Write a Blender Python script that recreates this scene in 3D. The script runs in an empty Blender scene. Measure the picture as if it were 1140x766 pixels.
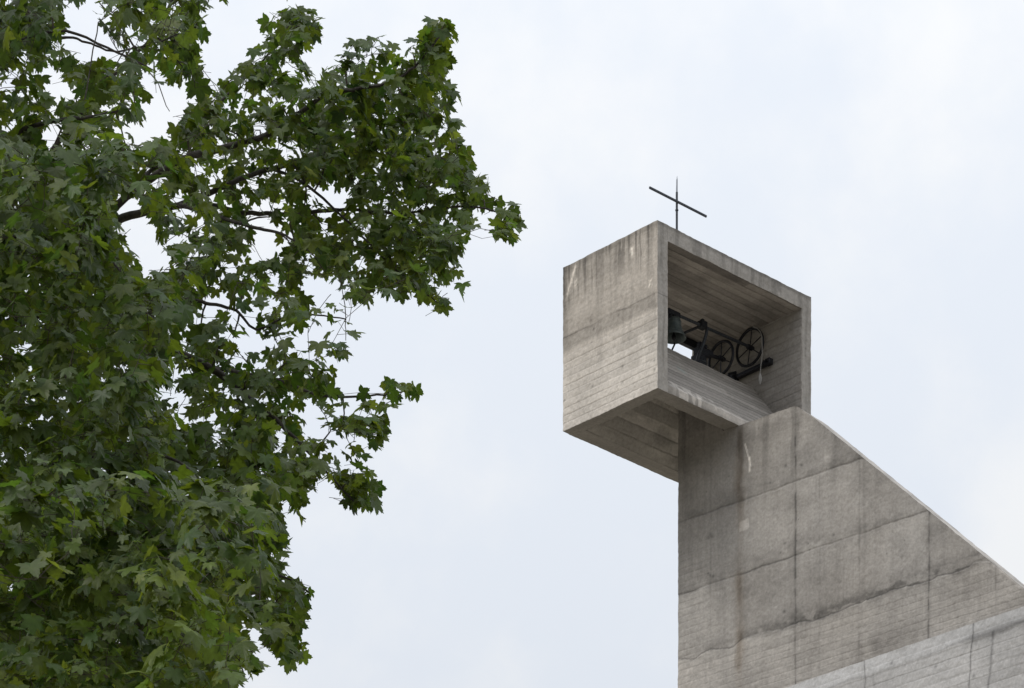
import bpy, math, random
import numpy as np
from mathutils import Vector

random.seed(7)
RNG = np.random.RandomState(11)
S = bpy.context.scene
COL = S.collection

# ------------------------------------------------------------------ view geometry
FPX, HOR, CX, EYE = 4640.0, 2595.0, 570.0, 1.6      # lens in photo pixels, horizon row, centre column, eye height

def at(px, py, Y):
    """photo pixel + distance -> point of the place"""
    return np.array([(px - CX) * Y / FPX, Y, EYE + (HOR - py) * Y / FPX])

# ------------------------------------------------------------------ helpers
def tag(o, label=None, cat=None, group=None, kind=None):
    if label: o['label'] = label
    if cat: o['category'] = cat
    if group: o['group'] = group
    if kind: o['kind'] = kind
    return o

def empty(name, loc):
    o = bpy.data.objects.new(name, None)
    COL.objects.link(o)
    o.location = loc
    o.empty_display_size = .3
    return o

class MB:
    """collects vertices, faces and a per-vertex tone"""
    def __init__(self):
        self.v, self.f, self.t, self.n = [], [], [], 0
    def add(self, v, f, tone=None):
        v = np.asarray(v, float)
        self.v.append(v)
        self.f += [tuple(int(i) + self.n for i in q) for q in f]
        if tone is None: tone = np.full((len(v), 3), .3)
        self.t.append(np.asarray(tone, float))
        self.n += len(v)
    def build(self, name, mat, parent=None, smooth=False):
        V = np.concatenate(self.v)
        if parent is not None:
            p, off = parent, Vector((0, 0, 0))
            while p is not None:
                off += p.location
                p = p.parent
            V = V - np.array(off)
        me = bpy.data.meshes.new(name)
        me.from_pydata(V.tolist(), [], self.f)
        a = me.color_attributes.new('tone', 'FLOAT_COLOR', 'POINT')
        c = np.ones((len(V), 4), np.float32)
        c[:, :3] = np.concatenate(self.t)
        a.data.foreach_set('color', c.ravel())
        me.materials.append(mat)
        if smooth:
            me.polygons.foreach_set('use_smooth', [True] * len(me.polygons))
        me.update()
        o = bpy.data.objects.new(name, me)
        COL.objects.link(o)
        if parent is not None: o.parent = parent
        return o

def tube(mb, pts, rad, n=8, cap=True, tone=None):
    pts = [np.asarray(p, float) for p in pts]
    if np.isscalar(rad): rad = [rad] * len(pts)
    vs, fs = [], []
    ref = np.array([0.31, 0.17, 0.93])
    for i, p in enumerate(pts):
        d = pts[min(i + 1, len(pts) - 1)] - pts[max(i - 1, 0)]
        d = d / (np.linalg.norm(d) + 1e-9)
        a = np.cross(d, ref); la = np.linalg.norm(a)
        if la < .05:
            a = np.cross(d, [1, 0, 0]); la = np.linalg.norm(a)
        a /= la
        b = np.cross(d, a)
        for k in range(n):
            t = 2 * math.pi * k / n
            vs.append(p + rad[i] * (math.cos(t) * a + math.sin(t) * b))
    for i in range(len(pts) - 1):
        for k in range(n):
            k2 = (k + 1) % n
            fs.append((i * n + k, i * n + k2, (i + 1) * n + k2, (i + 1) * n + k))
    if cap:
        fs.append(tuple(range(n))[::-1])
        fs.append(tuple((len(pts) - 1) * n + k for k in range(n)))
    mb.add(vs, fs, None if tone is None else np.tile(tone, (len(vs), 1)))

def obox(mb, c, ax, half, bev=.012):
    """bevelled box: centre, three axes, half sizes"""
    c = np.asarray(c, float)
    ax = [np.asarray(a, float) / np.linalg.norm(a) for a in ax]
    h = np.array(half, float)
    b = min(bev, h.min() * .4)
    vs, idx = [], {}
    for sx in (-1, 1):
        for sy in (-1, 1):
            for sz in (-1, 1):
                for k in range(3):
                    q = h - b
                    q = q.copy(); q[k] = h[k]
                    idx[(sx, sy, sz, k)] = len(vs)
                    vs.append(c + ax[0] * sx * q[0] + ax[1] * sy * q[1] + ax[2] * sz * q[2])
    fs = []
    for k in range(3):
        i, j = (k + 1) % 3, (k + 2) % 3
        for s in (-1, 1):
            quad = []
            for a_, b_ in ((-1, -1), (1, -1), (1, 1), (-1, 1)):
                t = [0, 0, 0]; t[k] = s; t[i] = a_; t[j] = b_
                quad.append(idx[(*t, k)])
            fs.append(tuple(quad if s > 0 else quad[::-1]))
        for a_ in (-1, 1):                                   # edge bevels along axis k
            for b_ in (-1, 1):
                t0 = [0, 0, 0]; t1 = [0, 0, 0]
                t0[k], t1[k] = -1, 1
                t0[i] = t1[i] = a_; t0[j] = t1[j] = b_
                q = (idx[(*t0, i)], idx[(*t1, i)], idx[(*t1, j)], idx[(*t0, j)])
                fs.append(q if a_ * b_ > 0 else q[::-1])
    for sx in (-1, 1):
        for sy in (-1, 1):
            for sz in (-1, 1):
                q = tuple(idx[(sx, sy, sz, k)] for k in range(3))
                fs.append(q if sx * sy * sz > 0 else q[::-1])
    mb.add(vs, fs)

def lathe(mb, c, axis, prof, n=28):
    """prof: (radius, height along axis) pairs"""
    axis = np.asarray(axis, float) / np.linalg.norm(axis)
    a = np.cross(axis, [.3, .9, .1]); a /= np.linalg.norm(a)
    b = np.cross(axis, a)
    vs, fs = [], []
    for r, h in prof:
        for k in range(n):
            t = 2 * math.pi * k / n
            vs.append(np.asarray(c) + axis * h + r * (math.cos(t) * a + math.sin(t) * b))
    for i in range(len(prof) - 1):
        for k in range(n):
            k2 = (k + 1) % n
            fs.append((i * n + k, i * n + k2, (i + 1) * n + k2, (i + 1) * n + k))
    mb.add(vs, fs)

def ring(mb, c, axis, R, r, n=40, m=8, flat=1.0):
    axis = np.asarray(axis, float) / np.linalg.norm(axis)
    a = np.cross(axis, [.02, .1, .99]); a /= np.linalg.norm(a)
    b = np.cross(axis, a)
    vs, fs = [], []
    for i in range(n):
        t = 2 * math.pi * i / n
        e = math.cos(t) * a + math.sin(t) * b
        for k in range(m):
            q = 2 * math.pi * k / m
            vs.append(np.asarray(c) + e * (R + r * math.cos(q)) + axis * r * flat * math.sin(q))
    for i in range(n):
        for k in range(m):
            i2, k2 = (i + 1) % n, (k + 1) % m
            fs.append((i * m + k, i2 * m + k, i2 * m + k2, i * m + k2))
    mb.add(vs, fs)

# ------------------------------------------------------------------ noise
TAB = np.random.RandomState(3).rand(4096)
def hsh(*ii):
    h = np.zeros_like(np.asarray(ii[0], dtype=np.int64))
    for k, i in enumerate(ii):
        h = (h * 1664525 + np.asarray(i, dtype=np.int64) * (374761393 + 668265263 * k) + 1013904223) & 0x7fffffff
        h = (h ^ (h >> 13)) * 1274126177 & 0x7fffffff
    return TAB[(h ^ (h >> 9)) & 4095]

def vnoise(*c):
    c = [np.asarray(x, float) for x in c]
    c = np.broadcast_arrays(*c)
    i0 = [np.floor(x).astype(np.int64) for x in c]
    fr = [x - i for x, i in zip(c, i0)]
    fr = [f * f * (3 - 2 * f) for f in fr]
    out = 0
    for m in range(1 << len(c)):
        w, ii = 1, []
        for k in range(len(c)):
            if m >> k & 1: w = w * fr[k]; ii.append(i0[k] + 1)
            else: w = w * (1 - fr[k]); ii.append(i0[k])
        out = out + w * hsh(*ii)
    return out

def fbm(*c, o=4):
    s, a, tot = 0, 1, 0
    for k in range(o):
        s = s + a * vnoise(*[np.asarray(x) * 2 ** k + 17.3 * k for x in c])
        tot += a; a *= .5
    return s / tot

def ss(a, b, x):
    t = np.clip((x - a) / (b - a), 0, 1)
    return t * t * (3 - 2 * t)

def bell(x, w): return np.exp(-(x / w) ** 2)

# ------------------------------------------------------------------ concrete panels
def panel(mb, O, e1, e2, L1, L2, fn, res=.022, lo=None, flip=False, relief=1.0):
    """a cast concrete face as a fine grid; fn(a, b) -> tone rgb, relief in metres; L2 / lo may be functions of a"""
    O, e1, e2 = (np.asarray(x, float) for x in (O, e1, e2))
    top = L2 if callable(L2) else (lambda a: np.full_like(a, L2))
    low = lo if callable(lo) else (lambda a: np.full_like(a, 0.0 if lo is None else lo))
    na = max(2, int(round(L1 / res)) + 1)
    a = np.linspace(0, L1, na)
    hmax = float((top(a) - low(a)).max())
    nb = max(2, int(round(hmax / res)) + 1)
    t = np.linspace(0, 1, nb)
    A = np.repeat(a[:, None], nb, 1)
    B = low(a)[:, None] + (top(a) - low(a))[:, None] * t[None]
    tone, h = fn(A, B)
    n = np.cross(e1, e2); n /= np.linalg.norm(n)
    if flip: n = -n
    edge = np.minimum(np.minimum(A, L1 - A), np.minimum(B - low(a)[:, None], top(a)[:, None] - B))
    h = h * relief * ss(0.0, .05, edge)
    P = O + A[..., None] * e1 + B[..., None] * e2 + h[..., None] * n
    j = np.stack([fbm(P[..., 0] * 3.1 + 7 * k, P[..., 1] * 3.1, P[..., 2] * 3.1, o=4) - .5 for k in range(3)], -1)
    j2 = np.stack([fbm(P[..., 0] * 13 + 5 * k, P[..., 1] * 13, P[..., 2] * 13 + 3 * k, o=2) - .5 for k in range(3)], -1)
    P = P + j * .022 + j2 * .012
    f = []
    for i in range(na - 1):
        r = i * nb
        for k in range(nb - 1):
            q = (r + k, r + nb + k, r + nb + k + 1, r + k + 1)
            f.append(q[::-1] if flip else q)
    mb.add(P.reshape(-1, 3), f, np.clip(tone, .02, .9).reshape(-1, 3))

WARM = np.array([1.058, .957, .85])
COOL = np.array([1.035, .98, .92])

def mixc(t, c0=WARM, c1=COOL):
    return c0 + (c1 - c0) * t[..., None]

def boards(a, b, w, seed, amp=.10, groove=.22, run=2.2, skew=0.0):
    """marks of shuttering boards running along a"""
    b = b + skew * a + .006 * (fbm(a * 1.3 + seed, b * 2, o=2) - .5)
    k = np.floor(b / w)
    fr = b / w - k
    wob = hsh(k, k * 0 + seed)
    seg = np.floor(a / run + wob * 5)
    tone = 1 + amp * (hsh(k, seg, k * 0 + seed + 5) - .5) * 2
    d = np.minimum(fr, 1 - fr) * w
    strength = .35 + .65 * vnoise(a * 2.2 + 31 * wob, k * 3.7 + seed)
    tone = tone * (1 - groove * bell(d, .012) * strength)
    grain = fbm(a * 1.6 + 9 * wob, b * 42, o=3) - .5
    tone = tone * (1 + .22 * grain)
    h = .004 * (hsh(k, k * 0 + seed + 9) - .5) - .005 * bell(d, .014)
    return tone, h

def mottled(a, b, s):
    return (1 + .34 * (fbm(a * 1.1 + s, b * 1.1 - s, o=5) - .5)) * (1 + .16 * (fbm(a * 9 + s, b * 9, o=3) - .5)) \
        * (1 + .14 * (fbm(a * 26 - s, b * 26 + s, o=2) - .5))

def drips(a, b, s, f=8, ln=.5):
    x = fbm(a * f + s + .6 * (fbm(a * 2, b * 2, o=2) - .5), b * ln + s, o=4)
    return ss(.48, .72, x)

def holes(a, b, pts, r=.03):
    m = np.zeros_like(a)
    for x, y in pts:
        m = np.maximum(m, bell(np.hypot(a - x, (b - y)), r))
    return m

def pits(a, b, s, dens=.985, cell=.11):
    i, j = np.floor(a / cell), np.floor(b / cell)
    on = hsh(i, j, i * 0 + s) > dens
    ox, oy = hsh(i, j, i * 0 + s + 1), hsh(i, j, i * 0 + s + 2)
    return on * bell(np.hypot(a - (i + .2 + .6 * ox) * cell, b - (j + .2 + .6 * oy) * cell), .016)

# ---- faces of the bell chamber: a along the face, b = height above the chamber's underside
def fn_left(a, b):             # a runs from the far edge (0) to the near corner (2.58)
    t, h = boards(a, b, .148, 3, amp=.13, groove=.24)
    up = ss(1.50, 1.62, b + .05 * (vnoise(a * 3, b) - .5))
    t2 = 1 + .10 * (fbm(a * 1.5, b * 30, o=3) - .5)
    tone = t * (1 - up) * .57 + up * t2 * .425
    tone = tone * (1 + .14 * (ss(1.85, 2.3, b) * (1 - ss(2.3, 2.9, b))))
    h = h * (1 - .7 * up)
    tone = tone * mottled(a, b, 2.2)
    tone *= 1 - .70 * bell(b - 1.83 - .03 * (vnoise(a * 4, a * 0) - .5), .016) * (.3 + .7 * vnoise(a * 3.1, a * 0 + 4))
    tone *= 1 - .12 * ss(1.84, 1.78, b) * up
    d = drips(a, b, 5.1, 9, .45) * ss(2.0, 3.2, b + .5 * (vnoise(a * 4, a * 0 + 2) - .5))
    tone *= 1 - .30 * d
    tone *= 1 - .55 * ss(.52, .7, fbm(a * 24, b * 1.1 + 3, o=3)) * ss(2.2, 3.1, b + .4 * (vnoise(a * 5, a * 0 + 7) - .5))
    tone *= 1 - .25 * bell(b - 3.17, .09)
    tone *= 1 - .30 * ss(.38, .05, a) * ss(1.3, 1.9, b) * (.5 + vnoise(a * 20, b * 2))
    tone *= 1 - .2 * drips(a, b, 19, 5, .3) * ss(.2, 1.5, b)
    tone *= 1 - .5 * holes(a, b, [(2.46, 1.0), (1.63, .73), (1.63, .43), (.82, .62), (2.5, .55), (2.5, .38), (.03, .6)], .028)
    tone *= 1 - .6 * holes(a, b, [(1.53, 1.76), (.84, 1.74)], .03)
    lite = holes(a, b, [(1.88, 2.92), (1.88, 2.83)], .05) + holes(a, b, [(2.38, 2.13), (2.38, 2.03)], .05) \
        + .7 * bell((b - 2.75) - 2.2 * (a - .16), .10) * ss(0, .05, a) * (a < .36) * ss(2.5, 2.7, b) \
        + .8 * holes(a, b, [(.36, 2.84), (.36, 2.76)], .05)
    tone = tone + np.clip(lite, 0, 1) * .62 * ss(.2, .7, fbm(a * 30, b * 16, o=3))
    tone *= 1 - .5 * np.clip(holes(a, b, [(1.63, 2.18), (1.60, 2.1), (.8, 2.0), (.77, 1.93)], .035), 0, 1) * vnoise(a * 40, b * 40)
    tone *= 1 - .5 * pits(a, b, 21)
    return tone[..., None] * (mixc(ss(1.9, .8, b) * .45 + .2) * np.array([1.02, 1.0, .97])), h

def fn_frame(a, b):            # front of the jambs and of the roof
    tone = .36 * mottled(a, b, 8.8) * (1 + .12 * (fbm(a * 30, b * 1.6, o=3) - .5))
    tone *= 1 - .35 * drips(a, b, 3.3, 10, .6) * .8
    tone *= 1 - .4 * bell(b - 1.83, .012) * (a < .4)
    tone *= 1 - .35 * bell(b - 3.19, .04)
    tone += .15 * np.clip(holes(a, b, [(3.44, 2.97), (3.46, 2.92)], .04), 0, 1)
    tone *= 1 - .5 * pits(a, b, 5)
    return tone[..., None] * mixc(np.full_like(a, .45)), a * 0

def fn_ceiling(a, b):
    t, h = boards(a, b, .17, 14, amp=.26, groove=.55, run=3)
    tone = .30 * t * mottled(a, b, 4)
    tone *= 1 - .3 * ss(.5, .75, fbm(a * 1.2, b * 3, o=3))
    return tone[..., None] * np.array([1.07, .965, .86]), h

def fn_inner(a, b):            # inner faces of the side walls, boards run along the wall
    t, h = boards(a, b, .16, 24, amp=.1, groove=.3)
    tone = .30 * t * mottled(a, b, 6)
    return tone[..., None] * mixc(np.full_like(a, .5)), h

def fn_apron(a, b):
    t, h = boards(a, b, .155, 33, amp=.2, groove=.62, run=4)
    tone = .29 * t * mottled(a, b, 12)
    drop = ss(.42, .62, fbm(a * 11 + b * 4, b * 9, o=4)) * ss(.42, .10, b) * ss(.1, .3, a) * ss(2.0, 1.0, a)
    tone = tone + .24 * drop + .22 * bell(b - .01, .045) * ss(.6, 1.6, a)
    c = mixc(np.full_like(a, .2))
    g = holes(a, b, [(1.12, 1.2), (1.2, 1.15)], .08)[..., None] * .5
    c = c * (1 - g) + g * np.array([.82, 1.03, .96])
    return tone[..., None] * c, h

def fn_under(a, b):
    t, h = boards(a, b, .24, 44, amp=.2, groove=.4, run=5)
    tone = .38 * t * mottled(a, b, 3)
    tone *= 1 - .3 * ss(.5, .8, fbm(a * 2, b * 5, o=3))
    return tone[..., None] * np.array([1.04, .97, .88]), h

def fn_band(a, b):
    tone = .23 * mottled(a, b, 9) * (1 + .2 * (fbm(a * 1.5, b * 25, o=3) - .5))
    return tone[..., None] * np.array([1.05, .97, .87]), a * 0

def fn_plain(a, b):
    tone = .30 * mottled(a, b, 7)
    return tone[..., None] * mixc(np.full_like(a, .4)), a * 0

def crackline(x, at_, w, s, wob=.02, y=None):
    return bell(x - at_ - wob * (fbm(y * 2.3 + s, y * 0 + s, o=4) - .5) * 2, w)

def fn_tower(a, b):            # a = distance from the left edge, b = height above the chamber's underside
    s = a - 1.49
    t, h = boards(a, b, .135, 52, amp=.06, groove=.14, run=1.5)
    low = np.maximum(ss(-3.9, -4.9, b), ss(-.2, -1.2, s) * ss(-1.7, -2.3, b))
    h = h * (.12 + .6 * low)
    tone = .325 * (1 + (t - 1) * (.10 + .95 * low)) * mottled(a, b, 23)
    tone *= 1 + .50 * (fbm(a * .6 + 3, b * .9, o=5) - .5)
    tone *= 1 - .10 * ss(.50, .70, fbm(a * 2.1 + 9 + 2 * fbm(a, b, o=3), b * 3.0, o=6))
    tone *= 1 + .16 * (fbm(a * 26, b * 1.3, o=3) - .5)
    # one pour above another: every lift has its own grey
    lift = np.where(b > -1.5, 0, np.where(b > -2.93, 1, np.where(b > -4.25, 2, 3)))
    col = np.floor((s - .02) / 1.48)
    tone *= np.choose(lift, [.93, 1.0, 1.03, 1.20]) * (1 + .12 * (hsh(col + 10, lift, lift * 0 + 3) - .5))
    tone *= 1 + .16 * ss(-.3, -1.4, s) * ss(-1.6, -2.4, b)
    for z, st, sd in ((-1.5, .55, 1), (-2.93, .8, 2), (-4.25, .8, 3)):
        wob = (.11 if sd == 3 else .028) * (fbm(a * 2.4 + sd, a * 0 + sd * 3, o=5) - .5) * 2
        y = b - z - wob
        seg = .25 + .75 * ss(.25, .6, vnoise(a * .9 + sd * 7, a * 0 + sd))
        tone *= 1 - st * seg * .74 * bell(y, .018)
        # ragged honeycombed seam
        rag = ss(.42, .56, fbm(a * 3.4 + 4 * sd, b * 7, o=6)) * bell(y - .06, .13) * (.6 + .8 * fbm(a * 22, b * 22, o=2))
        tone *= 1 - .46 * rag * (1 if sd == 3 else .45) * ss(-1.4, 1.8, s if sd == 3 else s * 0 + 1.0)
        tone *= 1 - .10 * ss(.0, .04, y) * ss(.55, .1, y) * seg
        h = h + .012 * ss(.03, -.03, y) * (sd == 3) - .008 * bell(y, .02)
    for x, st, sd in ((1.38, .62, 5), (2.89, .24, 6), (4.49, .55, 7), (6.0, .3, 8), (-.68, .16, 9), (1.95, .14, 10)):
        on = .35 + .65 * ss(.3, .65, vnoise(b * 5.5 + sd, b * 0 + sd * 5))
        tone *= 1 - st * on * crackline(s, x, .012 + .012 * vnoise(b * 7, b * 0 + sd), sd, .014, b)
        tone *= 1 - .20 * st * on * bell(s - x, .07)
    # rust brown run under the chamber's corner
    run = bell(s - .03 - .10 * (fbm(b * 2.6, b * 0 + 2, o=4) - .5), .07 + .06 * vnoise(b * 4, b * 0)) * (.55 + .9 * (fbm(a * 14, b * 5, o=3) - .1))
    run *= .25 + .75 * ss(.3, .65, vnoise(b * 1.5 + 3.7, b * 0 + 8))
    c = mixc(np.clip(.45 + .5 * (fbm(a * .7, b * .7 + 9, o=3) - .5) - .12 * ss(-3.9, -4.6, b), 0, 1))
    tone *= 1 - .38 * run
    c = c * (1 - .26 * run[..., None] * np.array([0, .3, .62]))
    dr = drips(a, b, 41, 6, .35)
    tone *= 1 - .20 * dr * ss(-2.2, -.2, b) - .07 * dr
    # shade under the chamber painted into the top-left corner, with some staining
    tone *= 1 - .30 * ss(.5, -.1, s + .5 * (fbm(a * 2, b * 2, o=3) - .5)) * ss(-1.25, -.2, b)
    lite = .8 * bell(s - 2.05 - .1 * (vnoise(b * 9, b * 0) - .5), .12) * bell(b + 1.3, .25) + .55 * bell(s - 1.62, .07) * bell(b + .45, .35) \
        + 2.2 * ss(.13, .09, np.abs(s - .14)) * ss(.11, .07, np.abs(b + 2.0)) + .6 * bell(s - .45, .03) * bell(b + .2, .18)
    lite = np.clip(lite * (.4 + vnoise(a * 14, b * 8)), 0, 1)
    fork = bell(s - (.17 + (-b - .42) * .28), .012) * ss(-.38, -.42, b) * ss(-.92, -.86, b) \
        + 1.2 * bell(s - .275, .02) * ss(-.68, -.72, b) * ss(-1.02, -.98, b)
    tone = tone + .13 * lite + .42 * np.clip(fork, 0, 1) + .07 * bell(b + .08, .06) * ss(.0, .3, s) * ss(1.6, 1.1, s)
    tone *= 1 - .5 * pits(a, b, 31, .988, .13) * ss(-4.9, -4.0, b)
    tone *= 1 - .55 * holes(a, b, [(2.63, -1.12), (3.02, -1.22), (2.62, -2.62), (3.78, -2.78), (2.6, -3.95), (.8, -2.75), (.75, -2.7), (.87, -2.78)], .03)
    sp = holes(a, b, [(.8, -1.95), (.84, -2.0), (.74, -2.0)], .05)
    tone *= 1 - .35 * sp
    return tone[..., None] * c, h

def fn_slopetop(a, b):
    tone = .46 * mottled(a, b, 27) * (1 - .3 * ss(.45, .7, fbm(a * 4, b * 4, o=3)))
    return tone[..., None] * mixc(np.full_like(a, .4)), a * 0

def fn_wall(a, b):             # b = 0 at the top, negative downwards
    t, h = boards(a, b, .17, 71, amp=.07, groove=.17, run=3)
    tone = .45 * t * mottled(a, b, 61)
    edge = -.27 - .05 * (fbm(a * 1.5, a * 0 + 4, o=4) - .5) * 2
    band = ss(-.02, .02, b - edge)
    tone = tone * (1 - band) + band * .50 * mottled(a, b, 77)
    tone *= 1 - .35 * bell(b - edge, .02) * vnoise(a * 3, a * 0 + 11)
    return tone, h, band, edge

WALL_L = 26.0
def fn_lowwall(a, b):          # a measured from the right-hand end towards the left
    a = a - 10.0
    tone, h, band, edge = fn_wall(a, b)
    q = a - 4.0                # 0 where the wall leaves the picture on the right
    wet = ss(.38, .62, fbm(a * 1.6 + 3, b * 5, o=4)) * bell(b - edge + .02, .10) * ss(2.6, 1.2, q)
    tone *= 1 - .42 * wet
    tone = tone * (1 + .15 * band * ss(1.0, 2.4, q))
    for x, w, st, sd in ((1.13, .016, .55, 3), (.66, .028, .42, 5), (3.58, .014, .5, 7), (3.35, .018, .2, 9)):
        tone *= 1 - st * crackline(q + .12 * (b + .3) * (sd < 6), x, w, sd, .05, b) * (ss(-.18, -.3, b) if sd in (5, 9) else 1)
    tone *= 1 - .45 * holes(a, b, [(5.95, -.55), (6.95, -.22), (7.4, -.62), (5.1, -.95)], .035)
    tone *= 1 - .4 * pits(a, b, 43, .985, .15)
    return tone[..., None] * (mixc(np.clip(.75 + .3 * band, 0, 1)) * np.array([.97, 1.0, 1.05])), h

# ------------------------------------------------------------------ materials
def nodes(name):
    m = bpy.data.materials.new(name)
    m.use_nodes = True
    nt = m.node_tree
    for n in list(nt.nodes): nt.nodes.remove(n)
    out = nt.nodes.new('ShaderNodeOutputMaterial')
    return m, nt, out

def N(nt, t, **kw):
    n = nt.nodes.new(t)
    for k, v in kw.items():
        if k.startswith('_'): setattr(n, k[1:], v)
        else: n.inputs[k].default_value = v
    return n

def mat_concrete():
    m, nt, out = nodes('cast_concrete')
    L = nt.links.new
    at_ = N(nt, 'ShaderNodeAttribute', _attribute_name='tone')
    geo = N(nt, 'ShaderNodeNewGeometry')
    n1 = N(nt, 'ShaderNodeTexNoise', Scale=21.0, Detail=6.0, Roughness=.62)
    n2 = N(nt, 'ShaderNodeTexNoise', Scale=90.0, Detail=3.0, Roughness=.6)
    L(geo.outputs['Position'], n1.inputs['Vector']); L(geo.outputs['Position'], n2.inputs['Vector'])
    mr = N(nt, 'ShaderNodeMapRange'); mr.inputs['From Min'].default_value = .3; mr.inputs['From Max'].default_value = .7
    mr.inputs['To Min'].default_value = .86; mr.inputs['To Max'].default_value = 1.14
    L(n1.outputs['Fac'], mr.inputs['Value'])
    mx = N(nt, 'ShaderNodeVectorMath', _operation='SCALE')
    L(at_.outputs['Color'], mx.inputs[0]); L(mr.outputs['Result'], mx.inputs['Scale'])
    b = N(nt, 'ShaderNodeBsdfPrincipled', Roughness=.9)
    b.inputs['Specular IOR Level'].default_value = .25
    L(mx.outputs['Vector'], b.inputs['Base Color'])
    ad = N(nt, 'ShaderNodeMath', _operation='ADD')
    L(n1.outputs['Fac'], ad.inputs[0]); L(n2.outputs['Fac'], ad.inputs[1])
    bp = N(nt, 'ShaderNodeBump', Strength=.35, Distance=.012)
    L(ad.outputs['Value'], bp.inputs['Height']); L(bp.outputs['Normal'], b.inputs['Normal'])
    L(b.outputs['BSDF'], out.inputs['Surface'])
    return m

def mat_simple(name, c0, c1, rough, metal=0.0, scale=18.0, bump=.2):
    m, nt, out = nodes(name)
    L = nt.links.new
    geo = N(nt, 'ShaderNodeNewGeometry')
    n1 = N(nt, 'ShaderNodeTexNoise', Scale=scale, Detail=5.0, Roughness=.6)
    L(geo.outputs['Position'], n1.inputs['Vector'])
    r = N(nt, 'ShaderNodeValToRGB')
    r.color_ramp.elements[0].position = .35; r.color_ramp.elements[0].color = (*c0, 1)
    r.color_ramp.elements[1].position = .68; r.color_ramp.elements[1].color = (*c1, 1)
    L(n1.outputs['Fac'], r.inputs['Fac'])
    b = N(nt, 'ShaderNodeBsdfPrincipled', Roughness=rough, Metallic=metal)
    L(r.outputs['Color'], b.inputs['Base Color'])
    bp = N(nt, 'ShaderNodeBump', Strength=bump, Distance=.01)
    L(n1.outputs['Fac'], bp.inputs['Height']); L(bp.outputs['Normal'], b.inputs['Normal'])
    L(b.outputs['BSDF'], out.inputs['Surface'])
    return m

def mat_leaf():
    m, nt, out = nodes('maple_leaf')
    L = nt.links.new
    geo = N(nt, 'ShaderNodeNewGeometry')
    at_ = N(nt, 'ShaderNodeAttribute', _attribute_name='tone')
    tex = N(nt, 'ShaderNodeTexNoise', Scale=35.0, Detail=3.0)
    L(geo.outputs['Position'], tex.inputs['Vector'])
    mr = N(nt, 'ShaderNodeMapRange'); mr.inputs['From Min'].default_value = .3; mr.inputs['From Max'].default_value = .7
    mr.inputs['To Min'].default_value = .8; mr.inputs['To Max'].default_value = 1.2
    L(tex.outputs['Fac'], mr.inputs['Value'])
    col = N(nt, 'ShaderNodeVectorMath', _operation='SCALE')
    L(at_.outputs['Color'], col.inputs[0]); L(mr.outputs['Result'], col.inputs['Scale'])
    # a maple leaf is paler and duller underneath
    under = N(nt, 'ShaderNodeMix', _data_type='RGBA')
    pale = N(nt, 'ShaderNodeMix', _data_type='RGBA', Factor=.30)
    pale.inputs['B'].default_value = (.095, .13, .032, 1)
    L(col.outputs['Vector'], pale.inputs['A'])
    L(geo.outputs['Backfacing'], under.inputs['Factor'])
    L(col.outputs['Vector'], under.inputs['A']); L(pale.outputs['Result'], under.inputs['B'])
    b = N(nt, 'ShaderNodeBsdfPrincipled', Roughness=.46)
    b.inputs['Specular IOR Level'].default_value = .36
    L(under.outputs['Result'], b.inputs['Base Color'])
    tr = N(nt, 'ShaderNodeBsdfTranslucent')
    tc = N(nt, 'ShaderNodeVectorMath', _operation='MULTIPLY'); tc.inputs[1].default_value = (2.0, 2.0, .6)
    L(col.outputs['Vector'], tc.inputs[0]); L(tc.outputs['Vector'], tr.inputs['Color'])
    mx = N(nt, 'ShaderNodeMixShader'); mx.inputs['Fac'].default_value = .42
    L(b.outputs['BSDF'], mx.inputs[1]); L(tr.outputs['BSDF'], mx.inputs[2])
    L(mx.outputs['Shader'], out.inputs['Surface'])
    return m

CONC = mat_concrete()
IRON = mat_simple('dark_iron', (.012, .013, .017), (.035, .035, .04), .55, .6, 30)
STEEL = mat_simple('painted_steel', (.03, .034, .042), (.07, .075, .085), .5, .5, 25)
ZINC = mat_simple('weathered_zinc', (.16, .17, .19), (.26, .27, .29), .45, .7, 25)
BRONZE = mat_simple('bronze_patina', (.075, .095, .095), (.13, .15, .145), .5, .5, 14)
ROPE = mat_simple('pale_rope', (.30, .29, .28), (.45, .44, .42), .9, 0, 60)
BARK = mat_simple('maple_bark', (.022, .019, .016), (.065, .055, .045), .9, 0, 22, .8)
TWIG = mat_simple('maple_twig', (.03, .024, .018), (.075, .055, .04), .8, 0, 30, .3)
LEAF = mat_leaf()
BLOCKER = mat_simple('blocker_slope', (.03, .045, .02), (.07, .085, .04), 1.0, 0, .03, .4)
SOIL = mat_simple('pale_gravel', (.23, .205, .165), (.37, .335, .27), 1.0, 0, .35, .4)

# ------------------------------------------------------------------ ground
def ground_z(x, y):
    r = ss(30, 74, y)
    return 22.0 * r + .5 * (fbm(np.asarray(x) * .05, np.asarray(y) * .05, o=3) - .5)

g = MB()
n = 121
gx = np.linspace(-1, 1, n); gx = np.sign(gx) * (np.abs(gx) ** 2) * 900
gy = np.linspace(-1, 1, n); gy = np.sign(gy) * (np.abs(gy) ** 2) * 900 + 40
XX, YY = np.meshgrid(gx, gy, indexing='ij')
ZZ = ground_z(XX, YY) - .25 * (np.hypot(XX, YY - 2) < 1)
fs = [(i * n + j, (i + 1) * n + j, (i + 1) * n + j + 1, i * n + j + 1) for i in range(n - 1) for j in range(n - 1)]
g.add(np.stack([XX, YY, ZZ], -1).reshape(-1, 3), fs)
tag(g.build('ground', SOIL, smooth=True), kind='structure')

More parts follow.
